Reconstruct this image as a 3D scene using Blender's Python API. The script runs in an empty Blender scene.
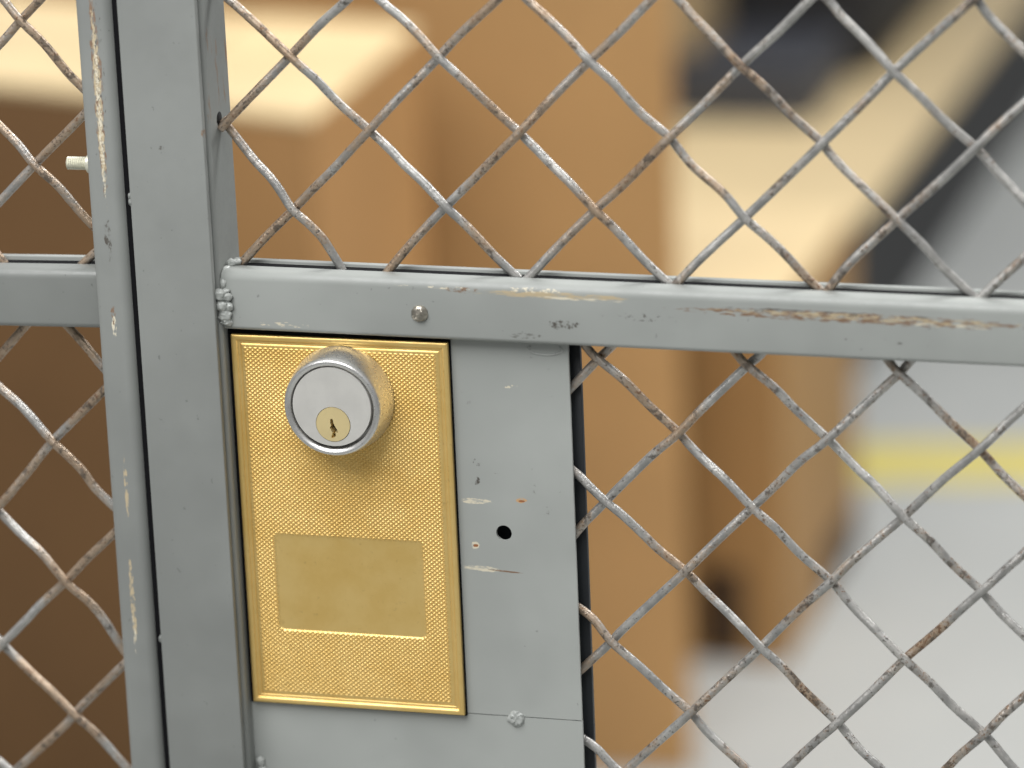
import bpy, bmesh, math, random
import numpy as np
from mathutils import Vector, Matrix
random.seed(7)
SC = bpy.context.scene
COL = SC.collection
MM = 0.001
# ------------------------------------------------------------------ materials
class NT:
    def __init__(s, name):
        s.m = bpy.data.materials.new(name); s.m.use_nodes = True
        s.t = s.m.node_tree; s.n = s.t.nodes; s.l = s.t.links
        s.b = s.n['Principled BSDF']
        s.tc = s.n.new('ShaderNodeTexCoord')
        s.obj = s.tc.outputs['Object']
        sep = s.n.new('ShaderNodeSeparateXYZ'); s.l.new(s.obj, sep.inputs[0])
        s.x, s.y, s.z = sep.outputs
    def put(s, sock, v):
        if isinstance(v, bpy.types.NodeSocket): s.l.new(v, sock)
        elif v is not None: sock.default_value = v
    def math(s, op, a, b=None, c=None, clamp=False):
        n = s.n.new('ShaderNodeMath'); n.operation = op; n.use_clamp = clamp
        s.put(n.inputs[0], a); s.put(n.inputs[1], b); s.put(n.inputs[2], c)
        return n.outputs[0]
    def mapr(s, v, a, b, c=0., d=1.):
        n = s.n.new('ShaderNodeMapRange'); n.interpolation_type = 'SMOOTHSTEP'
        for k, q in zip((0, 1, 2, 3, 4), (v, a, b, c, d)): s.put(n.inputs[k], q)
        return n.outputs[0]
    def noise(s, scale, detail=4, rough=.55, stretch=(1, 1, 1), off=(0, 0, 0)):
        mp = s.n.new('ShaderNodeMapping'); mp.inputs['Scale'].default_value = stretch
        mp.inputs['Location'].default_value = off
        s.l.new(s.obj, mp.inputs[0])
        n = s.n.new('ShaderNodeTexNoise'); n.inputs['Scale'].default_value = scale
        n.inputs['Detail'].default_value = detail; n.inputs['Roughness'].default_value = rough
        s.l.new(mp.outputs[0], n.inputs['Vector'])
        return n.outputs['Fac']
    def mix(s, f, a, b):
        n = s.n.new('ShaderNodeMix'); n.data_type = 'RGBA'
        s.put(n.inputs[0], f)
        s.put(n.inputs[6], a if isinstance(a, bpy.types.NodeSocket) else (*a, 1))
        s.put(n.inputs[7], b if isinstance(b, bpy.types.NodeSocket) else (*b, 1))
        return n.outputs[2]
    def bump(s, h, dist, strength=1.):
        n = s.n.new('ShaderNodeBump'); n.inputs['Distance'].default_value = dist
        n.inputs['Strength'].default_value = strength
        s.l.new(h, n.inputs['Height']); s.l.new(n.outputs[0], s.b.inputs['Normal'])
    def out(s, col, rough=.5, metal=0., spec=.5):
        s.put(s.b.inputs['Base Color'], col if isinstance(col, bpy.types.NodeSocket) else (*col, 1))
        s.put(s.b.inputs['Roughness'], rough); s.put(s.b.inputs['Metallic'], metal)
        s.put(s.b.inputs['Specular IOR Level'], spec)
        return s.m
    # a soft-edged patch around (cx, cz) in mm with half sizes rx, rz, slanted by slope
    def patch(s, cx, cz, rx, rz, slope=0., soft=.35):
        dx = s.math('SUBTRACT', s.x, cx*MM)
        dz = s.math('SUBTRACT', s.z, cz*MM)
        if slope: dz = s.math('SUBTRACT', dz, s.math('MULTIPLY', dx, slope))
        a = s.math('ABSOLUTE', s.math('DIVIDE', dx, rx*MM))
        b = s.math('ABSOLUTE', s.math('DIVIDE', dz, rz*MM))
        d = s.math('SQRT', s.math('ADD', s.math('MULTIPLY', a, a), s.math('MULTIPLY', b, b)))
        return s.mapr(d, 1.12, 1.12-soft, 0., 1.)

def srgb(r, g, b):
    f = lambda c: (c/255/12.92) if c/255 <= .04045 else ((c/255+.055)/1.055)**2.4
    return (f(r), f(g), f(b))

GREY = srgb(158, 161, 157)
def paint(name, base=GREY, wear=(), rough=.42, speck=.5):
    """grey machine paint; wear = list of (cx, cz, rx, rz, slope, colour, noise stretch, noise scale, lo, hi)"""
    t = NT(name)
    n1 = t.noise(14, 3); n2 = t.noise(220, 4, .6)
    d = tuple(c*.90 for c in base); l = tuple(min(1, c*1.07) for c in base)
    col = t.mix(t.mapr(n1, .35, .65), d, l)
    sp = t.noise(430, 2, .5, off=(3, 1, 2))
    col = t.mix(t.math('MULTIPLY', t.mapr(sp, .73, .77), speck), col, tuple(c*.45 for c in base))
    hsum = n2
    for (cx, cz, rx, rz, sl, c, st, sc, lo, hi) in wear:
        m = t.patch(cx, cz, rx, rz, sl, .6)
        nz = t.noise(sc, 4, .65, st, off=(cx*.013, 0, cz*.017))
        f = t.mapr(t.math('ADD', nz, t.math('MULTIPLY', t.math('SUBTRACT', m, 1.), .35)), lo, hi)
        f = t.math('MULTIPLY', f, t.mapr(m, 0., .15))
        col = t.mix(f, col, c)
    r = t.mapr(n2, .3, .7, rough-.05, rough+.08)
    t.bump(hsum, .00012, .35)
    return t.out(col, r, 0., .45)

TAN = srgb(186, 170, 140); CREAM = srgb(214, 206, 184); RUST = srgb(150, 98, 62); DARK = srgb(84, 80, 74); SILV = srgb(196, 196, 190)
BROWN = srgb(128, 104, 84)
m_bar = paint('bar_paint', tuple(c*.67 for c in GREY), wear=[(-46, 1123, 3, 1.2, 0, DARK, (1, 1, 1), 300, .45, .6), (-29.5, 1128, .8, 2.5, 0, BROWN, (1, 1, 1), 300, .4, .55),
                                 (-34, 897, 5, 3, 0, DARK, (1, 1, 1), 260, .56, .7)])
m_post = paint('post_paint', tuple(c*.68 for c in GREY), wear=[
    (-68.2, 1144, 2.6, 50, 0, BROWN, (1, 1, .3), 900, .42, .58), (-68.2, 1139, 1.8, 46, 0, TAN, (1, 1, .4), 1000, .40, .54), (-68.2, 1135, 1.2, 40, 0, CREAM, (1, 1, .55), 1300, .42, .56), (-66.8, 1150, 2.6, 40, 0, DARK, (1, 1, .5), 900, .56, .68),
    (-68.4, 1088, 2.2, 12, 0, DARK, (1, 1, .5), 600, .46, .6), (-68.4, 1056, 1.3, 6, 0, CREAM, (1, 1, .5), 900, .42, .55),
    (-68.5, 1062, 1.6, 7, 0, BROWN, (1, 1, .5), 700, .5, .6),
    (-68.2, 995, 1.1, 15, 0, TAN, (1, 1, .4), 900, .42, .55), (-68.8, 950, 1.3, 24, 0, TAN, (1, 1, .4), 900, .42, .55),
    (-69, 940, .9, 15, 0, CREAM, (1, 1, .4), 900, .48, .6)])
m_stile = paint('stile_paint', tuple(c*.66 for c in GREY), wear=[(-29, 1150, 2, 30, 0, BROWN, (1, 1, .2), 300, .56, .66)])
m_rail0 = paint('strip_paint')
m_rail = paint('rail_paint', wear=[
    (96, 1072.6, 38, 1.7, -.012, TAN, (.12, 1, 1), 900, .38, .52), (104, 1071.6, 22, .9, -.02, CREAM, (.12, 1, 1), 1000, .41, .54),
    (88, 1074.2, 14, 1.4, 0, CREAM, (.6, 1, .5), 900, .5, .6),
    (204, 1068.6, 82, 2.6, -.014, BROWN, (.25, 1, 1), 1100, .40, .56), (206, 1068.9, 78, 1.7, -.014, TAN, (.16, 1, 1), 1300, .46, .58),
    (196, 1069.9, 70, 1.0, -.014, DARK, (.1, 1, 1), 1200, .52, .6),
    (232, 1067.2, 30, 1.0, -.016, CREAM, (.1, 1, 1), 1000, .5, .6),
    (98, 1062, 9, 2.6, 0, DARK, (1, 1, 1), 500, .46, .64), (84, 1057.5, 9, 1.6, 0, DARK, (.6, 1, 1), 400, .46, .66), (62, 1073.2, 12, 1.6, 0, BROWN, (.5, 1, 1), 500, .48, .62), (128, 1066, 16, 2.2, 0, DARK, (.5, 1, 1), 700, .54, .68), (50, 1074, 30, .8, 0, CREAM, (.3, 1, 1), 900, .53, .62),
    (-5, 1058, 15, 1.4, 0, CREAM, (.3, 1, 1), 900, .53, .6), (215, 1060.5, 35, 2.5, 0, DARK, (.5, 1, 1), 500, .6, .7)])
m_sheet = paint('sheet_paint', tuple(c*1.10 for c in GREY), wear=[
    (61.5, 993.4, 8.5, 1.5, -.02, CREAM, (.4, 1, 1), 420, .40, .54), (79, 994.6, 3, 1.3, 0, srgb(196, 160, 120), (.5, 1, 1), 400, .38, .5),
    (79, 994.2, 1.6, .5, 0, RUST, (.5, 1, 1), 400, .3, .45),
    (61, 976.6, 2.1, 1.8, 0, CREAM, (1, 1, 1), 400, .35, .5), (61.2, 976.4, 1.2, .7, 0, RUST, (1, 1, 1), 400, .3, .45),
    (63.5, 967.8, 9.5, 1.5, -.05, CREAM, (.3, 1, 1), 420, .38, .52), (72, 967.2, 9, .5, -.05, BROWN, (.3, 1, 1), 420, .4, .52),
    (63, 1008, 3, 2.2, 0, DARK, (1, 1, 1), 330, .47, .64), (71, 1004.5, 3, 2, 0, DARK, (1, 1, 1), 330, .52, .66), (62, 1001, 3, 2.4, 0, DARK, (1, 1, 1), 330, .5, .66),
    (97, 945, 4, 22, 0, DARK, (.6, 1, .6), 260, .62, .85), (61, 1030, 5, 14, 0, DARK, (1, 1, .6), 240, .6, .72),
    (85, 1045, 12, 8, 0, DARK, (1, 1, 1), 300, .6, .76), (88, 1000, 10, 30, 0, DARK, (1, 1, 1), 260, .63, .78), (77, 1037, 5, 1.2, 0, CREAM, (1, 1, 1), 300, .55, .6)])

def simple(name, col, rough, metal=0., spec=.5, nscale=300, nb=.00005, var=.06):
    t = NT(name)
    n1 = t.noise(nscale, 4)
    c = t.mix(t.mapr(n1, .3, .7), tuple(v*(1-var) for v in col), tuple(min(1, v*(1+var)) for v in col))
    t.bump(n1, nb, .5)
    return t.out(c, rough, metal, spec)
m_black = simple('black_gap_shade', (.004, .004, .005), .85, 0, .15)  # near-black that paints the shade in gap, slots and plate edge
m_strip = paint('dark_strip', srgb(34, 38, 42), speck=0)
m_void = simple('lock_void', (.004, .004, .004), .9)

def wire_mat():
    t = NT('worn_galvanised_wire')
    oi = t.n.new('ShaderNodeObjectInfo')
    w = t.math('MULTIPLY', oi.outputs['Random'], 5.)
    def nz(scale, detail, rough):
        n = t.n.new('ShaderNodeTexNoise'); n.noise_dimensions = '4D'; n.inputs['Scale'].default_value = scale
        n.inputs['Detail'].default_value = detail; n.inputs['Roughness'].default_value = rough
        t.l.new(t.obj, n.inputs['Vector']); t.l.new(w, n.inputs['W']); return n.outputs['Fac']
    a = nz(120, 4, .6); b = nz(650, 4, .7); c = nz(30, 2, .5); d = nz(900, 3, .6)
    # wires in the upper left of the gate are browner than those on the right
    sx = t.mapr(t.x, .22, .08, 0., .13)
    col = t.mix(t.mapr(a, .35, .65), srgb(154, 153, 150), srgb(192, 190, 185))
    col = t.mix(t.math('MULTIPLY', t.mapr(t.math('ADD', t.math('ADD', c, sx), t.math('MULTIPLY', b, .3)), .68, .85), .7), col, srgb(172, 142, 108))
    col = t.mix(t.math('MULTIPLY', t.mapr(t.math('ADD', b, t.math('MULTIPLY', c, .5)), .84, .93), .85), col, srgb(122, 88, 62))
    g = nz(330, 4, .65)
    col = t.mix(t.math('MULTIPLY', t.mapr(t.math('ADD', g, t.math('MULTIPLY', c, .4)), .76, .84), .75), col, srgb(92, 84, 76))
    col = t.mix(t.math('MULTIPLY', t.mapr(t.math('ADD', d, t.math('MULTIPLY', a, .5)), .86, .93), .7), col, srgb(60, 55, 50))
    t.bump(t.math('ADD', b, a), .0005, .7)
    return t.out(col, t.mapr(b, .3, .7, .28, .5), .55, .5)
m_wire = wire_mat()

def brass_mat():
    t = NT('brass')
    a = t.noise(60, 5, .6); b = t.noise(500, 3)
    col = t.mix(t.mapr(a, .3, .75), srgb(243, 210, 136), srgb(230, 194, 116))
    col = t.mix(t.math('MULTIPLY', t.mapr(b, .62, .8), .3), col, srgb(170, 130, 72))
    return t.out(col, t.mapr(a, .3, .7, .40, .46), .68, .5)
m_brass = brass_mat()
def steel_mat(name, col, r, radial=False, metal=.95):
    t = NT(name)
    a = t.noise(900, 3, .6, (1, 1, .08) if radial else (1, 1, 1)); b = t.noise(140, 4)
    c = t.mix(t.mapr(b, .3, .7), tuple(v*.93 for v in col), col)
    return t.out(c, t.mapr(a, .3, .7, r-.04, r+.06), metal)
m_steel = steel_mat('satin_chrome', srgb(222, 221, 218), .30, metal=.85)
m_face = steel_mat('cylinder_face', srgb(222, 220, 214), .42, True, .4)
m_plug = steel_mat('brass_plug', srgb(234, 214, 160), .4, metal=.4)
m_zinc = simple('zinc_bolt', srgb(226, 224, 206), .35, .4, .5, 500, .0001)
m_rivet = simple('worn_rivet', srgb(168, 162, 150), .28, .8, .5, 350, .0006, .35)
m_weld = simple('painted_weld', tuple(c*1.12 for c in GREY), .35, 0, .6, 260, .0015)

def card(name, base, rough=.62, smudge=(), spec=.35):
    t = NT(name)
    n1 = t.noise(6, 4); n2 = t.noise(90, 3, .6, (1, 1, .15))
    c = t.mix(t.mapr(n1, .3, .7), tuple(v*.93 for v in base), tuple(v*1.05 for v in base))
    c = t.mix(t.math('MULTIPLY', t.mapr(n2, .45, .7), .25), c, tuple(v*.85 for v in base))
    t.bump(n2, .0006, .3)
    return t.out(c, rough, 0, spec)
CARD = srgb(187, 146, 95); CARDTOP_LIT = srgb(221, 198, 154); CARD2 = srgb(166, 124, 76); CARD3 = srgb(160, 124, 78); CARD4 = srgb(118, 86, 52)
FLOOR_A = srgb(158, 160, 158); FLOOR_B = srgb(170, 172, 169); BLK = srgb(34, 34, 36)
WORLD = .50; FSTOP = 5.6; EXPO = 0.0
LIGHTS = [('ceiling_light', (-.35, -1.25, 2.9), (0.1, 0, 1.0), (1.8, 1.6), 66),
          ('ceiling_light', (.9, 2.1, 3.2), (-.2, 2.6, 0.3), (1.5, 1.5), 125)]
WIRES = [
 ('up', [(-27.9,1.1,1130.1),(-25.2,1.5,1126.4),(-20.5,1.1,1120.4),(-15.9,0.4,1115.0),(-10.3,-0.6,1109.6),(-6.6,-1.2,1104.8),(-2.6,-1.5,1098.6),(2.9,-0.9,1093.3),(7.4,-0.3,1088.4),(10.4,0.1,1083.5),(13.8,0.7,1077.0),(16.1,1.1,1071.9)]),
 ('up', [(-67.2,0.0,1212.7),(-38.6,0.0,1187.7),(-22.0,0.8,1173.2),(-16.0,0.2,1168.2),(-9.9,-0.4,1162.9),(-5.2,-1.0,1158.6),(-0.2,-1.5,1154.2),(4.2,-1.3,1150.1),(9.3,-0.7,1145.3),(14.0,0.1,1139.8),(18.6,0.9,1134.9),(26.9,1.5,1127.3),(34.6,1.0,1120.4),(39.5,0.2,1115.6),(46.6,-0.8,1109.5),(54.7,-1.5,1101.2),(59.8,-0.9,1096.2),(64.5,-0.4,1091.2),(70.5,0.4,1084.2),(75.2,0.9,1079.3),(79.8,1.5,1074.8),(83.1,1.5,1071.7)]),
 ('up', [(-12.0,0.0,1213.2),(16.8,0.0,1188.5),(33.5,0.8,1174.2),(36.4,0.5,1171.8),(42.0,-0.0,1167.5),(48.6,-0.8,1161.2),(54.7,-1.5,1154.7),(62.8,-0.9,1147.0),(69.5,0.2,1140.0),(74.6,1.0,1134.8),(82.0,1.5,1127.8),(84.7,1.4,1125.1),(88.1,1.1,1121.9),(93.2,0.4,1117.0),(100.2,-0.7,1110.7),(108.7,-1.5,1101.9),(114.5,-0.8,1096.2),(118.7,-0.3,1091.5),(125.4,0.5,1083.7),(129.9,1.1,1079.0),(134.6,1.5,1074.5),(137.8,1.5,1071.5)]),
 ('up', [(43.0,0.0,1216.0),(70.8,0.0,1190.1),(86.9,0.9,1175.0),(90.9,0.5,1171.7),(100.6,-0.6,1163.1),(108.5,-1.5,1154.9),(116.1,-0.9,1147.8),(119.9,-0.3,1143.3),(126.4,0.8,1135.7),(135.2,1.5,1128.0),(138.8,1.3,1123.6),(144.1,0.6,1117.6),(152.7,-0.6,1110.8),(156.8,-1.1,1106.9),(162.1,-1.5,1100.6),(170.2,-0.6,1093.3),(176.0,0.1,1087.4),(182.8,0.9,1079.6),(187.6,1.5,1074.9),(190.7,1.5,1072.1)]),
 ('up', [(98.3,0.0,1218.6),(125.0,0.0,1191.6),(140.4,1.1,1175.9),(145.9,0.4,1170.1),(152.7,-0.4,1163.5),(161.8,-1.5,1154.2),(168.8,-1.0,1148.0),(174.4,-0.2,1142.1),(179.4,0.7,1136.3),(188.7,1.5,1127.6),(191.7,1.4,1123.7),(197.4,0.6,1117.9),(205.7,-0.7,1110.5),(215.2,-1.5,1101.8),(224.7,-0.4,1091.9),(231.6,0.5,1083.8),(241.1,1.5,1074.4),(244.2,1.5,1071.6)]),
 ('up', [(150.2,0.0,1219.6),(176.8,0.0,1192.4),(192.2,1.3,1176.7),(196.4,0.7,1171.8),(203.5,-0.1,1165.1),(208.9,-0.8,1159.6),(214.7,-1.5,1153.4),(224.0,-0.7,1144.3),(231.4,0.5,1136.3),(242.2,1.5,1126.6),(248.3,1.0,1119.9),(253.0,0.3,1115.1),(258.8,-0.7,1109.4),(267.6,-1.5,1101.4),(283.5,0.0,1086.2),(310.9,0.0,1059.9)]),
 ('up', [(200.7,0.0,1222.6),(226.7,0.0,1194.9),(241.8,1.5,1178.9),(243.8,1.4,1176.2),(248.2,0.9,1170.7),(258.7,-0.8,1160.8),(266.6,-1.5,1152.8),(282.0,0.0,1137.0),(308.6,0.0,1109.9)]),
 ('up', [(65.9,0.0,1215.2),(38.1,0.0,1189.3),(21.9,-0.8,1174.3),(12.1,0.2,1166.1),(-1.1,1.5,1153.3),(-11.4,0.4,1143.3),(-18.0,-0.3,1136.9),(-24.9,-1.1,1130.0),(-27.9,-1.4,1127.0)]),
 ('up', [(120.1,0.0,1216.4),(92.4,0.0,1190.3),(76.4,-0.8,1175.2),(62.7,0.6,1163.2),(54.0,1.5,1154.4),(48.2,1.1,1148.6),(36.6,-0.8,1137.2),(28.3,-1.5,1128.5),(20.5,-1.0,1120.6),(13.0,-0.1,1112.9),(4.7,1.0,1105.2),(-4.0,1.5,1096.6),(-13.2,0.5,1087.9),(-22.5,-0.5,1078.3),(-25.4,-0.8,1075.3)]),
 ('up', [(174.4,0.0,1217.8),(147.1,0.0,1191.4),(131.2,-1.0,1176.2),(121.1,0.1,1166.1),(116.4,0.6,1161.6),(107.5,1.5,1153.4),(97.2,0.4,1143.5),(82.8,-1.5,1128.6),(76.1,-1.1,1122.1),(64.4,0.6,1110.6),(53.7,1.5,1100.3),(45.6,0.6,1092.0),(38.7,-0.2,1084.5),(32.0,-1.0,1076.7),(29.3,-1.3,1073.4)]),
 ('up', [(229.2,0.0,1219.1),(202.0,0.0,1192.5),(186.3,-1.2,1177.1),(175.5,0.0,1166.2),(161.6,1.5,1153.4),(147.8,-0.3,1139.3),(136.6,-1.5,1128.5),(131.8,-1.3,1123.6),(119.0,0.5,1110.6),(107.3,1.5,1100.0),(95.8,0.2,1088.8),(83.4,-1.2,1075.7),(80.3,-1.5,1072.4)]),
 ('up', [(284.9,0.0,1219.8),(257.6,0.0,1193.4),(241.7,-1.5,1178.1),(228.2,-0.1,1165.6),(214.1,1.5,1152.3),(203.8,0.3,1141.5),(190.2,-1.5,1127.9),(175.9,0.0,1113.7),(161.6,1.5,1099.7),(146.6,-0.1,1085.7),(136.7,-1.3,1075.4),(133.5,-1.5,1072.2)]),
 ('up', [(314.5,0.0,1194.4),(286.6,0.0,1168.5),(270.5,1.5,1153.6),(258.6,0.4,1142.8),(248.8,-0.8,1133.9),(242.6,-1.5,1127.6),(233.2,-0.6,1118.2),(224.8,0.7,1110.1),(215.2,1.5,1101.2),(207.8,0.7,1094.3),(199.1,-0.3,1085.9),(193.8,-1.0,1079.6),(190.2,-1.5,1074.4),(187.8,-1.5,1071.4)]),
 ('up', [(308.9,0.0,1144.4),(282.9,0.0,1116.7),(267.8,1.5,1100.7),(258.2,0.2,1089.0),(251.1,-0.6,1082.2),(243.0,-1.5,1074.2),(240.2,-1.5,1071.3)]),
 ('lo', [(90.9,0.5,1010.5),(96.0,-0.1,1006.3),(100.3,-0.5,1002.6),(104.2,-1.0,998.9),(109.3,-1.5,994.5),(115.1,-1.2,989.7),(121.7,-0.2,983.0),(127.4,0.7,976.9),(137.0,1.5,968.8),(144.6,0.9,961.4),(151.7,-0.1,955.2),(157.9,-1.1,949.5),(164.3,-1.5,942.9),(172.3,-0.9,935.3),(179.4,0.3,926.7),(190.9,1.5,915.0),(198.9,0.5,905.9),(207.1,-0.4,898.8),(222.6,0.0,883.2),(249.4,0.0,856.2)]),
 ('lo', [(101.0,-0.6,1055.7),(104.3,-1.1,1051.3),(107.9,-1.5,1047.7),(117.1,-0.8,1040.0),(125.5,0.6,1030.7),(133.1,1.4,1023.3),(136.0,1.5,1020.6),(139.6,1.3,1016.5),(145.3,0.6,1011.0),(152.8,-0.6,1004.8),(162.7,-1.5,995.0),(170.5,-0.9,987.9),(179.0,0.5,978.1),(189.5,1.5,968.5),(195.7,1.0,961.3),(200.5,0.3,956.4),(205.6,-0.6,951.9),(215.5,-1.5,942.2),(225.1,-0.7,933.2),(232.5,0.5,924.7),(243.9,1.5,914.0),(250.8,0.7,906.3),(254.1,0.3,902.7),(269.5,0.0,886.9),(296.1,0.0,859.8)]),
 ('lo', [(155.0,-0.7,1055.1),(158.6,-1.1,1050.8),(161.7,-1.5,1047.6),(171.0,-0.8,1039.8),(178.7,0.5,1031.2),(189.4,1.5,1021.0),(194.0,1.3,1016.4),(200.5,0.4,1010.2),(204.7,-0.3,1006.7),(210.3,-1.1,1001.2),(216.3,-1.5,994.7),(225.7,-0.7,985.9),(232.8,0.5,977.7),(243.1,1.5,967.6),(249.7,1.0,960.4),(257.1,-0.2,953.8),(269.6,-1.5,943.0),(285.7,0.0,928.0),(313.4,0.0,902.1)]),
 ('lo', [(208.7,-0.6,1054.7),(212.4,-1.1,1050.2),(215.5,-1.5,1046.9),(224.2,-0.8,1038.8),(232.5,0.6,1029.7),(242.4,1.5,1020.1),(250.0,0.9,1011.9),(257.4,-0.3,1005.2),(269.6,-1.5,994.9),(285.7,0.0,980.0),(313.6,0.0,954.2)]),
 ('lo', [(91.5,0.4,956.4),(96.2,-0.0,954.0),(102.9,-0.7,949.3),(109.5,-1.5,941.4),(120.0,-0.6,931.8),(127.3,0.6,924.2),(137.3,1.5,914.9),(144.2,0.7,907.3),(157.6,-0.7,895.9),(173.7,0.0,880.9),(201.5,0.0,855.1)]),
 ('lo', [(92.3,0.0,905.1),(96.9,0.0,902.6),(102.7,0.0,898.5),(109.1,0.0,891.8),(126.3,0.0,878.2),(156.1,0.0,854.6)]),
 ('lo', [(115.9,0.6,1055.3),(111.6,1.0,1050.6),(107.0,1.5,1046.1),(97.0,0.4,1035.4),(93.7,0.0,1032.0)]),
 ('lo', [(169.0,0.6,1054.2),(165.5,1.0,1050.2),(160.7,1.5,1045.9),(144.8,-0.7,1030.3),(136.6,-1.5,1021.5),(126.7,-0.7,1012.7),(114.0,1.1,999.7),(108.2,1.5,993.4),(100.3,0.6,985.2),(96.1,0.1,980.1),(92.8,-0.2,976.1)]),
 ('lo', [(221.3,0.7,1053.4),(218.0,1.1,1049.5),(214.5,1.5,1045.5),(204.4,0.4,1035.9),(190.0,-1.5,1021.8),(179.4,-0.6,1012.6),(171.3,0.7,1003.8),(161.9,1.5,994.2),(150.6,0.1,983.1),(137.8,-1.5,970.1),(126.9,-0.6,959.3),(113.3,1.2,945.5),(108.2,1.5,939.8),(97.5,0.4,929.4),(93.4,-0.0,925.4)]),
 ('lo', [(313.4,0.0,1089.4),(286.2,0.0,1062.8),(270.5,1.5,1047.4),(258.4,0.2,1036.0),(252.8,-0.4,1030.6),(243.3,-1.5,1020.8),(233.1,-0.6,1011.3),(228.4,0.1,1006.7),(215.6,1.5,993.4),(208.4,0.9,986.8),(197.0,-0.9,976.4),(190.4,-1.5,969.3),(180.1,-0.5,959.3),(172.9,0.6,951.7),(163.5,1.5,941.4),(152.1,0.2,930.1),(138.3,-1.5,916.3),(122.9,0.0,901.0),(113.6,0.9,891.8),(98.0,0.0,876.3),(71.1,0.0,849.5)]),
 ('lo', [(311.2,0.0,1037.4),(284.6,0.0,1010.3),(269.1,1.5,994.6),(258.1,0.2,982.9),(252.7,-0.7,977.8),(243.7,-1.5,968.8),(235.5,-0.9,960.6),(231.1,-0.2,955.8),(224.6,0.8,949.2),(215.1,1.5,940.0),(203.5,-0.0,927.6),(191.7,-1.5,915.8),(181.8,-0.5,906.1),(172.8,0.4,896.4),(157.4,0.0,880.7),(130.8,0.0,853.5)]),
 ('lo', [(310.8,0.0,984.2),(284.4,0.0,956.9),(269.1,1.5,941.1),(258.0,0.2,929.7),(251.2,-1.0,923.1),(244.8,-1.5,915.8),(235.9,-0.6,907.0),(230.6,-0.0,900.8),(215.7,0.0,884.6),(189.9,0.0,856.7)]),
 ('lu', [(-145.7,0.0,1218.2),(-121.3,0.0,1189.1),(-107.3,-0.8,1172.2),(-101.3,-1.5,1165.1),(-93.2,-0.5,1156.4),(-85.6,0.5,1146.1),(-80.9,1.1,1140.9),(-77.1,1.5,1136.8)]),
 ('lu', [(-166.0,0.0,1177.9),(-139.1,0.0,1151.0),(-123.6,1.1,1135.5),(-112.9,-0.0,1125.6),(-105.9,-0.8,1118.9),(-100.1,-1.5,1112.0),(-92.0,-0.6,1104.1),(-85.1,0.3,1095.1),(-80.7,0.8,1089.9),(-77.3,1.2,1086.4)]),
 ('lu', [(-169.5,0.0,1137.6),(-145.0,0.0,1108.6),(-130.8,0.0,1091.8),(-122.5,0.0,1082.6),(-117.2,0.0,1076.3),(-114.0,0.0,1071.9),(-112.2,0.0,1069.0)]),
 ('lu', [(-50.7,0.0,1213.6),(-78.1,0.0,1187.3),(-94.0,0.7,1172.1),(-102.6,1.5,1164.1),(-110.9,0.6,1155.5),(-124.9,-0.8,1142.5),(-140.8,0.0,1127.3),(-168.2,0.0,1101.0)]),
 ('lu', [(-74.6,-1.0,1135.6),(-79.9,-0.5,1130.7),(-87.6,0.2,1123.6),(-95.0,0.9,1117.0),(-101.5,1.5,1111.0),(-115.4,0.1,1097.4),(-129.7,-1.3,1083.9),(-145.6,0.0,1068.7),(-173.1,0.0,1042.5)]),
 ('lu', [(-75.1,0.0,1083.1),(-80.2,0.0,1078.8),(-86.7,0.0,1073.2),(-90.1,0.0,1069.8)]),
 ('ll', [(-96.0,0.0,1055.1),(-91.6,0.0,1050.1),(-86.0,0.0,1043.8),(-80.5,0.0,1036.8),(-76.5,0.0,1032.3)]),
 ('ll', [(-177.0,0.0,1077.2),(-149.1,0.0,1051.3),(-133.0,1.5,1036.3),(-121.3,0.6,1026.0),(-112.2,-0.3,1018.5),(-101.9,-1.5,1007.4),(-95.7,-0.8,1001.0),(-90.9,-0.3,995.7),(-86.8,0.3,989.2),(-81.7,0.9,983.5),(-77.8,1.4,979.6)]),
 ('ll', [(-179.6,0.0,1030.4),(-152.4,0.0,1003.9),(-136.6,0.3,988.6),(-126.0,1.5,976.9),(-117.4,0.7,968.7),(-109.5,-0.5,962.3),(-100.3,-1.5,951.8),(-92.0,-0.6,944.1),(-86.8,0.0,937.2),(-81.6,0.8,927.5),(-78.4,1.3,922.2)]),
 ('ll', [(-182.0,0.0,979.8),(-155.5,0.0,952.5),(-140.2,0.2,936.8),(-129.2,1.5,924.1),(-126.6,1.4,921.5),(-117.2,0.3,913.1),(-109.6,-0.8,907.1),(-101.0,-1.5,898.8),(-92.9,-0.6,891.0),(-82.2,0.7,877.5),(-67.2,0.0,861.3),(-41.4,0.0,833.4)]),
 ('ll', [(-192.2,0.0,922.9),(-162.5,0.0,899.1),(-145.3,0.0,885.4),(-133.8,0.0,876.5),(-126.0,0.0,870.0),(-108.9,0.0,856.2),(-79.2,0.0,832.5)]),
 ('ll', [(-105.5,0.0,1054.4),(-110.8,0.0,1048.8),(-120.4,0.0,1038.6),(-133.3,0.0,1025.9),(-148.6,0.0,1010.2),(-175.2,0.0,983.0)]),
 ('ll', [(-75.4,-1.0,1031.5),(-80.5,-0.5,1026.6),(-89.5,0.3,1018.2),(-103.0,1.5,1005.4),(-112.0,0.3,994.8),(-117.0,-0.8,989.0),(-124.0,-1.5,981.3),(-138.1,-0.2,967.8),(-153.4,0.0,951.9),(-179.8,0.0,924.6)]),
 ('ll', [(-75.6,-0.9,975.8),(-80.5,-0.4,971.3),(-92.3,0.6,960.4),(-101.9,1.5,950.7),(-112.5,0.4,941.1),(-117.4,-0.5,935.9),(-127.4,-1.5,926.0),(-142.1,-0.3,912.6),(-157.9,0.0,897.4),(-185.3,0.0,871.0)]),
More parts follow.
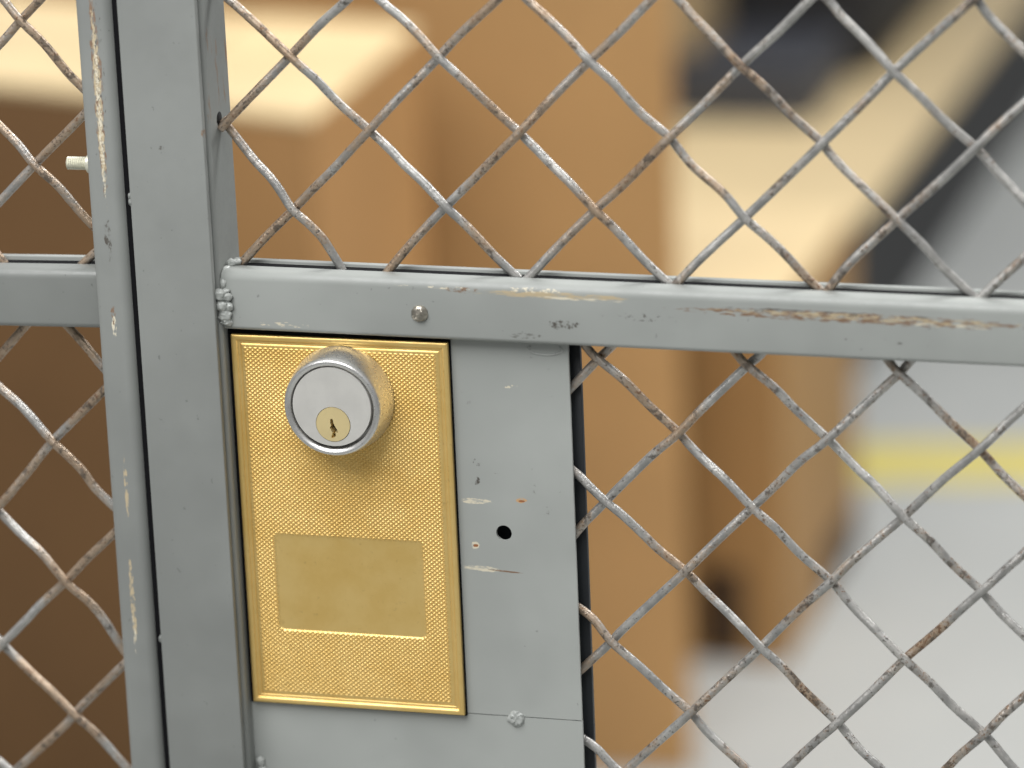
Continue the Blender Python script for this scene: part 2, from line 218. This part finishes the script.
 ('ll', [(-75.5,-0.7,924.0),(-80.8,-0.3,919.0),(-100.5,1.5,899.6),(-106.8,0.9,892.5),(-125.4,-0.8,875.4),(-133.8,-1.5,867.5),(-149.7,0.0,852.3),(-177.0,0.0,825.9)]),
]
# ------------------------------------------------------------------ helpers
def link(name, me, mat, parent=None, label=None, smooth=True, angle=None):
    if mat and not me.materials: me.materials.append(mat)
    if smooth:
        me.polygons.foreach_set('use_smooth', [True]*len(me.polygons))
        if angle is not None: me.set_sharp_from_angle(angle=math.radians(angle))
    o = bpy.data.objects.new(name, me); COL.objects.link(o)
    if parent is not None:
        o.parent = parent
        p = Vector((0, 0, 0)); q = parent
        while q is not None: p += q.location; q = q.parent
        o.location = -p                       # meshes are written in world coordinates
    if label: o['label'] = label
    return o
def raw(name, verts, faces, mat, parent=None, **k):
    me = bpy.data.meshes.new(name); me.from_pydata([tuple(c*MM for c in v) for v in verts], [], faces); me.update()
    bm = bmesh.new(); bm.from_mesh(me); bmesh.ops.recalc_face_normals(bm, faces=bm.faces); bm.to_mesh(me); bm.free()
    return link(name, me, mat, parent, **k)
def frombm(name, bm, mat, parent=None, **k):
    bmesh.ops.recalc_face_normals(bm, faces=bm.faces)
    bmesh.ops.scale(bm, vec=(MM, MM, MM), verts=bm.verts)
    me = bpy.data.meshes.new(name); bm.to_mesh(me); bm.free()
    return link(name, me, mat, parent, **k)
def empty(name, loc, label, cat, group=None):
    o = bpy.data.objects.new(name, None); COL.objects.link(o); o.location = loc; o.empty_display_size = .05
    o['label'] = label; o['category'] = cat
    if group: o['group'] = group
    return o
def rrect(u0, u1, v0, v1, r, seg=6):
    """rounded rectangle outline; r = radius or 4 radii for corners (u0v0, u1v0, u1v1, u0v1)"""
    if not isinstance(r, (tuple, list)): r = (r,)*4
    out = []
    for (cu, cv, a0), q in zip(((u0, v0, 180), (u1, v0, 270), (u1, v1, 0), (u0, v1, 90)), r):
        su = 1 if cu == u0 else -1; sv = 1 if cv == v0 else -1
        if q <= 0: out.append((cu, cv)); continue
        for k in range(seg+1):
            a = math.radians(a0+90*k/seg)
            out.append((cu+su*q+q*math.cos(a), cv+sv*q+q*math.sin(a)))
    return out
def prism_x(prof, x0, x1, zoff=lambda x: 0., n=1, bev=.3):
    """profile (y, z) along x with slightly chamfered ends"""
    cy = sum(p[0] for p in prof)/len(prof); cz = sum(p[1] for p in prof)/len(prof)
    hy = max(abs(p[0]-cy) for p in prof); hz = max(abs(p[1]-cz) for p in prof)
    xs = [x0, x0+bev]+[x0+(x1-x0)*k/n for k in range(1, n)]+[x1-bev, x1]
    v = []; f = []; m = len(prof)
    for i, x in enumerate(xs):
        s = i in (0, len(xs)-1)
        for (y, z) in prof:
            yy = cy+(y-cy)*((hy-bev)/hy if s else 1); zz = cz+(z-cz)*((hz-bev)/hz if s else 1)
            v.append((x, yy, zz+zoff(x)))
    for i in range(len(xs)-1):
        for k in range(m):
            a = i*m+k; b = i*m+(k+1) % m; f.append((a, b, b+m, a+m))
    f.append(tuple(range(m))); f.append(tuple((len(xs)-1)*m+k for k in range(m)))
    return v, f
def prism_z(prof, z0, z1, bev=.3):
    """profile (x, y) along z"""
    v, f = prism_x([(a, b) for a, b in prof], z0, z1, bev=bev)
    return [(y, z, x) for (x, y, z) in v], f
def tube(pts, r, seg=10, sub=5, closed=False, wob=0.):
    P = [Vector(p) for p in pts]; Q = []
    n = len(P)
    for i in range(n-1):
        p0 = P[max(i-1, 0)]; p1 = P[i]; p2 = P[i+1]; p3 = P[min(i+2, n-1)]
        for k in range(sub):
            t = k/sub
            # centripetal-ish catmull rom
            Q.append(.5*((2*p1)+(p2-p0)*t+(2*p0-5*p1+4*p2-p3)*t*t+(-p0+3*p1-3*p2+p3)*t**3))
    Q.append(P[-1])
    v = []; f = []
    for i, q in enumerate(Q):
        d = (Q[min(i+1, len(Q)-1)]-Q[max(i-1, 0)]).normalized()
        a = d.cross(Vector((0, 1, 0))).normalized(); b = a.cross(d)
        rr = r*(1+wob*(random.random()-.5))
        for k in range(seg):
            t = 2*math.pi*k/seg
            v.append(tuple(q+a*rr*math.cos(t)+b*rr*math.sin(t)))
    for i in range(len(Q)-1):
        for k in range(seg):
            a = i*seg+k; b = i*seg+(k+1) % seg; f.append((a, b, b+seg, a+seg))
    f.append(tuple(range(seg))); f.append(tuple((len(Q)-1)*seg+k for k in range(seg)))
    return v, f
def lathe_y(prof, cx, cz, seg=96, close=False):
    v = []; f = []; m = len(prof)
    for i in range(seg):
        t = 2*math.pi*i/seg
        for (r, y) in prof: v.append((cx+r*math.cos(t), y, cz+r*math.sin(t)))
    for i in range(seg):
        j = (i+1) % seg
        for k in range(m-1): f.append((i*m+k, i*m+k+1, j*m+k+1, j*m+k))
    return v, f
def lathe_x(prof, cy, cz, seg=32):
    v = []; f = []; m = len(prof)
    for i in range(seg):
        t = 2*math.pi*i/seg
        for (r, x) in prof: v.append((x, cy+r*math.cos(t), cz+r*math.sin(t)))
    for i in range(seg):
        j = (i+1) % seg
        for k in range(m-1): f.append((i*m+k, i*m+k+1, j*m+k+1, j*m+k))
    f.append(tuple(i*m for i in range(seg))); f.append(tuple(i*m+m-1 for i in range(seg)))
    return v, f
def plate_with_holes(outer, holes, yf, yb, depth=None):
    """flat plate in the xz plane with holes cut through; front yf, back yb. depth: holes are blind pockets of that depth"""
    bm = bmesh.new()
    loops = [outer]+holes; rings = []
    edges = []
    for lp in loops:
        vs = [bm.verts.new((x, yf, z)) for x, z in lp]; rings.append(vs)
        edges += [bm.edges.new((vs[i], vs[(i+1) % len(vs)])) for i in range(len(vs))]
    bmesh.ops.triangle_fill(bm, edges=edges, use_beauty=True)
    front = list(bm.faces)
    backs = []
    for lp, vs in zip(loops, rings):
        bs = [bm.verts.new((x, yb, z)) for x, z in lp]; backs.append(bs)
        for i in range(len(vs)):
            j = (i+1) % len(vs); bm.faces.new((vs[i], vs[j], bs[j], bs[i]))
    mp = {}
    for a, b in zip(rings, backs):
        for p, q in zip(a, b): mp[p] = q
    for fc in front: bm.faces.new([mp[v] for v in reversed(fc.verts)])
    return bm
def melt(o, vox=.2, it=3):
    m = o.modifiers.new('melt', 'REMESH'); m.mode = 'VOXEL'; m.voxel_size = vox*MM; m.use_smooth_shade = True
    m = o.modifiers.new('soften', 'SMOOTH'); m.factor = .6; m.iterations = it
    return o
def circ(cx, cz, r, n=32): return [(cx+r*math.cos(2*math.pi*k/n), cz+r*math.sin(2*math.pi*k/n)) for k in range(n)]
def blobs(lst, seed=1):
    """lst of (x, y, z, rx, ry, rz): lumpy painted weld"""
    rnd = random.Random(seed); bm = bmesh.new()
    from mathutils import noise
    for (x, y, z, a, b, c) in lst:
        r = bmesh.ops.create_icosphere(bm, subdivisions=3, radius=1.)
        for v in r['verts']:
            k = 1+.28*noise.noise(v.co*1.7+Vector((x, y, z)))+.1*noise.noise(v.co*5+Vector((z, x, y)))
            v.co = Vector((x+v.co.x*a*k, y+v.co.y*b*k, z+v.co.z*c*k))
    return bm

# ------------------------------------------------------------------ the gate
gate = empty('security_gate', (0, 0, 0),
             'grey steel gate with brass lock plate and diamond mesh, right of the dark gap', 'gate')
slope = -.0068
zs = lambda x: slope*(x+28)
v, f = prism_z(rrect(-50, -28.3, -11.4, 12.5, (1, 2.4, 1.5, 1)), 40, 1500); raw('stile', v, f, m_stile, gate, angle=60)
v, f = prism_z(rrect(-58.6, -29.2, -15.1, -12.5, (.7, .5, .4, .4), 4), 60, 1500); raw('cover_bar', v, f, m_bar, gate, angle=60)
v, f = prism_x(rrect(-10.2, -2.2, 1055.3, 1077.4, (1.8, .4, .7, 3.6), 8), -28.0, 470, zs, 12); raw('rail', v, f, m_rail, gate, angle=50)
v, f = prism_x(rrect(3.6, 6.2, 1053, 1077.9, .35, 3), -28.0, 470, zs, 12); raw('rail_back_strip', v, f, m_rail0, gate, angle=50)
v, f = prism_x(rrect(-2.3, 3.7, 1060, 1076.7, .2, 2), -27.9, 469, zs, 12, .1); raw('slot_shade_fill', v, f, m_black, gate, angle=50, label='black fill added as shade in the slot that grips the wires')  # added filler, black to paint the dark of the slot
# lock sheet, upper piece with a drilled hole, and lower piece
ys, yb = -4.8, -3.5
bm = plate_with_holes([(-28.6, 911.5), (98.3, 911.5), (98.3, 1060), (-28.6, 1060)],
                      [circ(71.9, 981.8, 2.9), circ(14.6, 1030.7, 15)], ys, yb)
frombm('lock_sheet', bm, m_sheet, gate, smooth=False)
bm = plate_with_holes([(-28.6, 700), (98.5, 700), (98.4, 911.15), (-28.6, 911.15)], [], ys+.05, yb)
frombm('lower_sheet', bm, m_sheet, gate, smooth=False)
v, f = prism_z(rrect(93.5, 100.3, 3.4, 6, .3, 3), 700, 1056); raw('sheet_back_strip', v, f, m_strip, gate, angle=50, label='dark steel strip behind the mesh')
v, f = prism_z(rrect(-24, 86, 4.6, 22, 1, 3), 905, 1052); raw('lock_case', v, f, m_strip, gate, angle=50)
# a horizontal lower rail and foot so that the gate ends on something
v, f = prism_x(rrect(-10.2, -2.2, 700-22, 700, 2), -28.0, 470, lambda x: 0, 6); raw('rail', v, f, m_rail, gate, angle=50)

# brass lock plate with knurled field and smooth recessed panel
def brass():
    x0, x1, z0, z1 = -26.6, 54.7, 911.4, 1052.7
    nx, nz = 333, 697
    X = np.linspace(x0, x1, nx); Z = np.linspace(z0, z1, nz)
    x, z = np.meshgrid(X, Z)
    ed = np.minimum.reduce([x-x0, x1-x, z-z0, z1-z])
    ss = lambda a, b, t: (lambda q: q*q*(3-2*q))(np.clip((t-a)/(b-a), 0, 1))
    h = .75*np.sqrt(np.clip(1-((ed-1.0)/1.15)**2, 0, 1))-.75   # rounded bead along the edge
    h += -.25*(ss(2.9, 3.15, ed)-ss(3.3, 3.6, ed))           # fine groove
    h += .12*ss(3.4, 4.2, ed)
    W, H = 8*(x1-x0)/(nx-1), 8*(z1-z0)/(nz-1)
    u = (x-x0)/W+(z-z0)/H; w = (x-x0)/W-(z-z0)/H
    tri = lambda t: np.abs(2*(t-np.floor(t))-1)
    kn = 1-np.maximum(tri(u), tri(w))                # four-sided pyramids
    kn = np.clip(kn*1.25, 0, 1)
    field = ss(4.5, 4.9, ed)
    # recessed name panel
    cx, cz, hx, hz, r = 13.6, 959.0, 28.1, 18.7, 2.2
    qx = np.abs(x-cx)-(hx-r); qz = np.abs(z-cz)-(hz-r)
    sd = np.hypot(np.maximum(qx, 0), np.maximum(qz, 0))+np.minimum(np.maximum(qx, qz), 0)-r
    outp = ss(-.15, .35, sd)
    h += field*outp*(.50*kn-.06)
    h += -.30*(1-ss(-.45, .25, sd))
    y = -7.6-h
    V = np.stack([x.ravel(), y.ravel(), z.ravel()], 1)*MM
    idx = np.arange(nx*nz).reshape(nz, nx)
    F = np.stack([idx[:-1, :-1].ravel(), idx[:-1, 1:].ravel(), idx[1:, 1:].ravel(), idx[1:, :-1].ravel()], 1)
    # skirt back to the sheet
    ring = np.concatenate([idx[0, :], idx[1:, -1], idx[-1, -2::-1], idx[-2:0:-1, 0]])
    B = V[ring].copy(); B[:, 1] = (ys-.02)*MM
    b0 = len(V); k = len(ring); V = np.vstack([V, B])
    a = np.arange(k); n = (a+1) % k
    S = np.stack([ring[a], b0+a, b0+n, ring[n]], 1)
    F = np.vstack([F, S])
    me = bpy.data.meshes.new('lock_plate')
    me.vertices.add(len(V)); me.vertices.foreach_set('co', V.ravel())
    me.loops.add(F.size); me.loops.foreach_set('vertex_index', F.ravel())
    me.polygons.add(len(F)); me.polygons.foreach_set('loop_start', np.arange(0, F.size, 4)); 
    me.update(calc_edges=True)
    return me
plate = link('lock_plate', brass(), m_brass, gate, label='brass plate with a knurled field and a smooth panel', angle=40)

v, f = prism_x([(-5.6, 910.6), (-4.7, 910.6), (-4.7, 1054.9), (-5.6, 1054.9)], -28.25, 55.2, bev=.1); raw('plate_gap_shade', v, f, m_black, gate, smooth=False, label='black sheet added as shade around the edge of the brass plate')  # added sheet; its black rim paints shade left of and above the plate
# rim cylinder
cyl = raw('cylinder_collar', *lathe_y([(19.3, -7.2), (19.5, -8.0), (19.45, -9.2), (18.9, -14), (18.2, -18), (17.9, -19.5), (17.5, -20.2),
        (17.0, -20.45), (16.6, -20.4), (15.7, -19.9), (15.45, -19.5), (15.4, -19), (15.4, -13.5), (8, -13.5)], 14.6, 1030.8, 128),
        m_steel, gate, angle=70, label='satin chrome lock collar')
PC = (14.8, 1024.7)
bm = plate_with_holes(circ(14.6, 1031.2, 14.6, 96), [circ(*PC, 6.5, 56)], -19.9, -14)
# chamfered rim of the face
frombm('cylinder_face', bm, m_face, cyl, angle=30)
kw = [(385, 512), (400, 510), (405, 535), (412, 555), (424, 575), (437, 605), (425, 603), (414, 597), (418, 622), (405, 637), (385, 640),
      (389, 622), (396, 606), (389, 590), (379, 571), (388, 555), (383, 535)]
kw = [(PC[0]+(a-402)*.056, PC[1]-(b-548)*.056) for a, b in kw]
bm = plate_with_holes(circ(*PC, 6.3, 56), [kw], -20.05, -14.5)
pl = frombm('key_plug', bm, m_plug, cyl, angle=30, label='brass key plug with a jagged keyway')
v = [(PC[0]-3, -15.5, PC[1]-6), (PC[0]+3, -15.5, PC[1]-6), (PC[0]+3, -15.5, PC[1]+3.5), (PC[0]-3, -15.5, PC[1]+3.5)]
raw('keyway_bottom', [(a, b, c) for a, b, c in v]+[(a, b+.5, c) for a, b, c in v],
    [(0, 1, 2, 3), (4, 5, 6, 7), (0, 1, 5, 4), (1, 2, 6, 5), (2, 3, 7, 6), (3, 0, 4, 7)], m_void, cyl, smooth=False)

v, f = lathe_x([(.05, -28.22), (2.5, -28.2), (2.6, -28.5), (2.4, -30)], -.6, 1130.6, 24)
raw('punched_hole', v, f, m_void, gate, label='black punched hole that takes a wire end')
# rivets
def dome(r, h, y0):
    return [(r*math.cos(a), y0-h*math.sin(a)) for a in [math.radians(k*90/8) for k in range(8)]]+[(.05, y0-h)]
def lumpy(v, amp, s=.9):
    from mathutils import noise
    return [(x+amp*noise.noise(Vector((x, y, z))*s), y+amp*noise.noise(Vector((z, x, y))*s), z+amp*noise.noise(Vector((y, z, x))*s)) for x, y, z in v]
v, f = lathe_y([(3.15, -9.6)]+dome(3.1, 1.7, -10.3), 46.0, 1064.2, 28); raw('rivet', lumpy(v, .35), f, m_rivet, gate, label='scuffed bare rivet on the rail')
v, f = lathe_y([(3.3, -4.4)]+dome(3.2, 1.2, -4.8), 73.5, 910.4, 28); raw('rivet', lumpy(v, .7), f, m_weld, gate, label='painted rivet on the lock sheet')
# welds
rw = random.Random(5)
bm = blobs([(-26.9+rw.uniform(-1.6, 1.6), -10.9+rw.uniform(-.4, .5), 1057.8+rw.uniform(0, 12.5), rw.uniform(.35, 1.3), rw.uniform(.5, 1.3), rw.uniform(.3, 1.0)) for _ in range(44)]+[(-28.4, -11.6, 1068.8, 2.6, 1.7, 2.2), (-25.6, -11.0, 1067.8, 2.0, 1.3, 1.6), (-27.8, -11.6, 1064.6, 2.3, 1.6, 1.9),
            (-25.4, -10.9, 1064.2, 2.0, 1.2, 1.6), (-26.8, -11.0, 1060.8, 2.3, 1.6, 2.4), (-25.9, -10.4, 1058.2, 1.5, 1.2, 1.6),
            (-27.2, -9.0, 1072.0, 1.5, 2.0, 3.0), (-27.0, -6, 1076.3, 1.5, 2.4, 1.6), (-26.2, -2.6, 1078.2, 2.0, 1.6, 1.5), (-24.2, -2.4, 1078.6, 1.9, 1.5, 1.1)])
melt(frombm('weld_bead', bm, m_weld, gate))
frombm('weld_bead', blobs([(-26.3, -5.2, 886.5, 1.8, 1.3, 2.2), (-25.4, -5.4, 883, 1.9, 1.3, 2.0)], 3), m_weld, gate)
frombm('weld_bead', blobs([(-58.7, -14.0, 1104.6, .9, 1.0, 1.3), (-58.5, -14.2, 1102.5, 1.1, 1.0, 1.5)], 4), m_bar, gate)
frombm('weld_bead', blobs([(-58.9, -14.0, 936.5, .8, 1.0, 1.5)], 5), m_bar, gate)
pts = [(89.9+6.2*math.cos(t), -4.7, 1051.2+2.0*math.sin(t)) for t in [math.radians(a) for a in range(150, 395, 15)]]
v, f = tube(pts, .45, 8, 3); raw('weld_mark', v, f, m_sheet, gate)

# ------------------------------------------------------------------ the fixed panel on the left
fence = empty('fence_panel', (-.0675, 0, 0),
              'fixed grey steel mesh panel with a scratched edge post, left of the dark gap', 'fence')
v, f = prism_z(rrect(-75.3, -61.6, -14.2, 12, (3.8, 4.0, 2, 2), 8), 0, 1500); raw('post', v, f, m_post, fence, angle=60)
v, f = prism_z(rrect(-61.8, -58.9, -11.5, 11, .3, 3), 60, 1490); raw('gap_shade_strip', v, f, m_black, fence, angle=50, label='black strip added as the shade deep in the gap')  # added to paint the gap between post and cover bar dark
zl = lambda x: .02*(x+74)
v, f = prism_x(rrect(-10.4, -2.2, 1053.7, 1075.9, (2.2, .4, .7, 3.6), 8), -330, -73, zl, 6); raw('rail', v, f, m_bar, fence, angle=50)
v, f = prism_x(rrect(3.6, 6.2, 1052, 1076.9, .35, 3), -330, -73, zl, 6); raw('rail_back_strip', v, f, m_rail0, fence, angle=50)
v, f = prism_x(rrect(-2.3, 3.7, 1060, 1075.3, .2, 2), -329, -73.2, zl, 6, .1); raw('slot_shade_fill', v, f, m_black, fence, angle=50, label='black fill added as shade in the slot that grips the wires')  # same added filler, painting this slot's shade
# stud bolt through the post
pr = [(0.05, -86.6), (1.7, -86.5)]
xx = -86.2
while xx < -77: pr += [(2.45, xx), (2.05, xx+.4)]; xx += .8
pr += [(2.3, -76.5), (2.3, -73)]
v, f = lathe_x(pr, -3, 1113.4, 24); bolt = raw('bolt', v, f, m_zinc, fence, angle=60, label='pale zinc threaded bolt end')
v, f = lathe_x([(2.2, -78.6), (3.4, -78.4), (3.5, -76.8), (3.5, -75), (2.2, -74)], -3, 1113.4, 24); raw('washer', v, f, m_zinc, bolt, angle=50)

def clip(pts, xmin=None, xmax=None):
    out = []
    for i, p in enumerate(pts):
        ins = (xmin is None or p[0] >= xmin) and (xmax is None or p[0] <= xmax)
        if ins: out.append(p); continue
        lim = xmin if (xmin is not None and p[0] < xmin) else xmax
        for q in (pts[i-1] if i > 0 else None, pts[i+1] if i+1 < len(pts) else None):
            if q is not None and ((xmin is None or q[0] >= xmin) and (xmax is None or q[0] <= xmax)):
                t = (lim-q[0])/(p[0]-q[0]); out.append(tuple(q[k]+(p[k]-q[k])*t for k in range(3)))
    return out
for panel, pts in WIRES:
    left = panel[0] == 'l' and panel != 'lo'
    pts = clip(pts, xmax=-72.) if left else clip(pts, xmin=-30.)
    v, f = tube(pts, 1.6, 10, 5, wob=.04)
    raw('wire', v, f, m_wire, fence if left else gate)

# ------------------------------------------------------------------ setting and background
fl = NT('floor_concrete')
a = fl.noise(.8, 4); b = fl.noise(9, 4)
c = fl.mix(fl.mapr(a, .3, .7), FLOOR_A, FLOOR_B); c = fl.mix(fl.math('MULTIPLY', fl.mapr(b, .5, .75), .12), c, srgb(120, 122, 120))
fl.out(c, .55, 0, .4)
o = raw('floor', [(-9000, -5000, 0), (7000, -5000, 0), (7000, 13000, 0), (-9000, 13000, 0), (-9000, -5000, -60), (7000, -5000, -60), (7000, 13000, -60), (-9000, 13000, -60)],
        [(0, 1, 2, 3), (4, 5, 6, 7), (0, 1, 5, 4), (1, 2, 6, 5), (2, 3, 7, 6), (3, 0, 4, 7)], fl.m, smooth=False)
o['kind'] = 'structure'
def box_part(name, x0, x1, y0, y1, z0, z1, mat, parent, bev=4, rot=0., piv=(0, 0), label=None):
    v, f = prism_z(rrect(x0, x1, y0, y1, bev, 3), z0, z1, bev=bev*.7)
    c_, s_ = math.cos(rot), math.sin(rot)
    v = [(piv[0]+(x-piv[0])*c_-(y-piv[1])*s_, piv[1]+(x-piv[0])*s_+(y-piv[1])*c_, z) for x, y, z in v]
    return raw(name, v, f, mat, parent, angle=40, label=label)
def quad_prism(name, Q, z0, z1, mat, parent, bev=4., label=None):
    """Q = footprint corners (front left, front right, back right, back left), chamfered vertical prism"""
    c = (sum(q[0] for q in Q)/4, sum(q[1] for q in Q)/4)
    out = []
    for i in range(4):
        p = Vector(Q[i]); a = (Vector(Q[i-1])-p).normalized(); b = (Vector(Q[(i+1) % 4])-p).normalized()
        for k in range(4):
            t = k/3; out.append(tuple(p+a*bev*(1-t)**2+b*bev*t**2))
    v, f = prism_z(out, z0, z1, bev=bev*.7)
    return raw(name, v, f, mat, parent, angle=40, label=label)
def carton(Q, h, mat, matop, label, z0=0.):
    Q = [Vector(q) for q in Q]; c = (Q[0]+Q[1]+Q[2]+Q[3])/4
    r = empty('cardboard_box', (c.x*MM, c.y*MM, z0*MM), label, 'box')
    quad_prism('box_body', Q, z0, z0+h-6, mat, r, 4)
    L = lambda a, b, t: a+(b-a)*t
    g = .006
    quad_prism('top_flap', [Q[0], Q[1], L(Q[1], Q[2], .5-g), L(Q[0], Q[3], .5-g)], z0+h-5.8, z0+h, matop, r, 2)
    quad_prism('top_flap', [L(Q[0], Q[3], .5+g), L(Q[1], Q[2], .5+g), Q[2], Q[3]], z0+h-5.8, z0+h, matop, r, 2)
    A = lambda t, s_: L(L(Q[0], Q[1], s_), L(Q[3], Q[2], s_), t)
    quad_prism('packing_tape', [A(.43, .04), A(.43, .96), A(.57, .96), A(.57, .04)], z0+h+.2, z0+h+.9, m_tapeclear, r, .3, label='tan packing tape')
    return r
m_card = card('kraft_cardboard', CARD); m_cardtop_lit = card('kraft_cardboard_lit_top', CARDTOP_LIT, .5, spec=.5)  # tops painted paler than the sides, as lit from overhead
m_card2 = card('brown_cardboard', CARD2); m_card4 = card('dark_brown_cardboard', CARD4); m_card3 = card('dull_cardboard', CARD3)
m_tapeclear = simple('packing_tape', tuple(c*.95 for c in CARDTOP_LIT), .4, nscale=20)
carton([(-1015, 1710), (-706, 1614), (-728, 1940), (-1050, 2020)], 750, m_card4, m_cardtop_lit, 'dark brown cardboard box with pale lit top, seen through the left fence panel')
carton([(-700, 1612), (-540, 1562), (-558, 1905), (-722, 1938)], 750, m_card2, m_cardtop_lit, 'cardboard box with pale lit top and lighter right side, upper left behind the gate mesh')
carton([(-905, 1945+95), (-379, 2085), (-446, 2340), (-965, 2300)], 1000, m_card, m_cardtop_lit, 'tall plain cardboard box seen behind the mesh just right of the lock')
carton([(-2300, 2600), (-1030, 2600), (-1030, 3080), (-2300, 3080)], 700, m_card, m_cardtop_lit, 'cardboard box barely showing along the top edge, behind the dark brown box')
carton([(-900, 2375), (-350, 2375), (-350, 2750), (-900, 2750)], 375, m_card3, m_cardtop_lit, 'low cardboard box with pale lit top, right of the tall box')
lb = [o for o in COL.objects if o.name.startswith('cardboard_box') and 'low' in o['label']][0]
m_shade = card('dark_shade_brown', srgb(74, 56, 38))  # dark brown for shade painted onto the low box
box_part('shade_patch', -438, -392, 2373.6, 2374.9, 8, 100, m_shade, lb, .4, label='dark patch painted as shade beside the tall box')  # painted shade between the tall box and this one
box_part('shade_patch', -349.9, -348.8, 2560, 2735, 6, 60, m_shade, lb, .4, label='dark patch painted as shade beside the tall box')  # painted shade under the back of the right side
# pale board on a long black base
pr_ = empty('platform', (-.87, 4.0, 0), 'long low black platform with a pale tan board on top, behind the low box', 'platform')
box_part('platform_base', -1270, -470, 3160, 5100, 0, 182, simple('black_plastic', BLK, .6, nscale=30), pr_, 8)
box_part('top_board', -1270, -468, 3156, 5100, 182.5, 200, m_cardtop_lit, pr_, 3)
# things standing on the platform
m_dg = simple('dark_grey_plastic', srgb(62, 64, 70), .5, nscale=20)
m_bk = simple('near_black_plastic', srgb(24, 23, 24), .55, nscale=20)
m_gb = simple('grey_brown_board', srgb(150, 130, 98), .7, nscale=20)
t_ = empty('equipment_case', (-.78, 3.98, .2), 'dark grey low case on the pale board, in front of the black tote', 'case')
box_part('case_body', -950, -625, 3850, 4100, 200.5, 262, m_dg, t_, 12)
box_part('case_lid', -953, -622, 3847, 4103, 262.5, 285, m_dg, t_, 10)
s_ = empty('small_carton', (-.88, 3.99, .285), 'small grey-brown carton lying on the dark grey case', 'box')
box_part('carton_body', -948, -790, 3870, 4060, 285.5, 400, m_gb, s_, 4)
box_part('carton_flap', -947, -791, 3871, 4059, 400.5, 404, m_gb, s_, 1.5)
t_ = empty('storage_tote', (-.87, 4.48, .2), 'tall black storage tote at the far end of the pale board', 'tote')
box_part('tote_body', -1150, -590, 4130, 4850, 200.5, 560, m_bk, t_, 25)
box_part('tote_lid', -1165, -577, 4115, 4865, 561, 600, m_bk, t_, 20)
# yellow floor tape
ty = NT('yellow_floor_tape'); b = ty.noise(14, 4)
ty.out(ty.mix(ty.mapr(b, .35, .7), srgb(206, 192, 104), srgb(192, 180, 110)), .5)
o = raw('floor_tape', [(x, y+.15*(x+390), z) for x, y, z in [(-2600, 2950, .3), (2600, 2950, .3), (2600, 3098, .3), (-2600, 3098, .3)]]+
        [(x, y+.15*(x+390), z) for x, y, z in [(-2600, 2950, 1.2), (2600, 2950, 1.2), (2600, 3098, 1.2), (-2600, 3098, 1.2)]],
        [(0, 1, 2, 3), (4, 5, 6, 7), (0, 1, 5, 4), (1, 2, 6, 5), (2, 3, 7, 6), (3, 0, 4, 7)], ty.m, smooth=False)
o['label'] = 'yellow tape line across the grey floor behind the gate'; o['category'] = 'floor marking'

# ------------------------------------------------------------------ light
wd = bpy.data.worlds.new('hall'); SC.world = wd; wd.use_nodes = True
nt = wd.node_tree; bg = nt.nodes['Background']
tc = nt.nodes.new('ShaderNodeTexCoord'); sp = nt.nodes.new('ShaderNodeSeparateXYZ'); rp = nt.nodes.new('ShaderNodeValToRGB')
mp_ = nt.nodes.new('ShaderNodeMapRange'); mp_.inputs[1].default_value = -1; mp_.inputs[2].default_value = 1
nt.links.new(tc.outputs['Generated'], sp.inputs[0]); nt.links.new(sp.outputs[2], mp_.inputs[0]); nt.links.new(mp_.outputs[0], rp.inputs[0])
nt.links.new(rp.outputs[0], bg.inputs[0]); bg.inputs[1].default_value = WORLD
e = rp.color_ramp.elements
e[0].position = 0; e[0].color = (.35, .34, .33, 1); e[1].position = 1; e[1].color = (1, 1, 1, 1)
k = e.new(.48); k.color = (.40, .40, .39, 1); k = e.new(.60); k.color = (.62, .63, .64, 1)
def area(name, loc, tgt, size, power, col=(1, 1, 1)):
    L = bpy.data.lights.new(name, 'AREA'); L.shape = 'RECTANGLE'; L.size = size[0]; L.size_y = size[1]; L.energy = power; L.color = col
    o = bpy.data.objects.new(name, L); COL.objects.link(o); o.location = loc
    o.rotation_euler = (Vector(tgt)-Vector(loc)).to_track_quat('-Z', 'Y').to_euler(); return o
for a in LIGHTS: area(*a)

# ------------------------------------------------------------------ camera
cam = bpy.data.cameras.new('camera'); co = bpy.data.objects.new('camera', cam); COL.objects.link(co); SC.camera = co
cam.sensor_width = 36; cam.lens = 4000*36/1024
yaw, pit, rol = -0.287294, -0.295341, -0.041694
cy_, sy_ = math.cos(yaw), math.sin(yaw); cp, sp_ = math.cos(pit), math.sin(pit)
fw = Vector((sy_*cp, cy_*cp, sp_)); rt = Vector((cy_, -sy_, 0)); up = rt.cross(fw)
r2 = rt*math.cos(rol)+up*math.sin(rol); u2 = -rt*math.sin(rol)+up*math.cos(rol)
M = Matrix((( r2.x, u2.x, -fw.x, .461045), (r2.y, u2.y, -fw.y, -1.303776), (r2.z, u2.z, -fw.z, 1.45), (0, 0, 0, 1)))
co.matrix_world = M
cam.clip_start = .05; cam.clip_end = 100
cam.dof.use_dof = True
fp = Vector((.06, -.008, .99)); cam.dof.focus_distance = (fp-co.location).dot(fw)
cam.dof.aperture_fstop = FSTOP; cam.dof.aperture_blades = 0
SC.view_settings.view_transform = 'Standard'; SC.view_settings.look = 'None'
SC.view_settings.gamma = 1; SC.view_settings.use_curve_mapping = False; SC.view_settings.exposure = EXPO
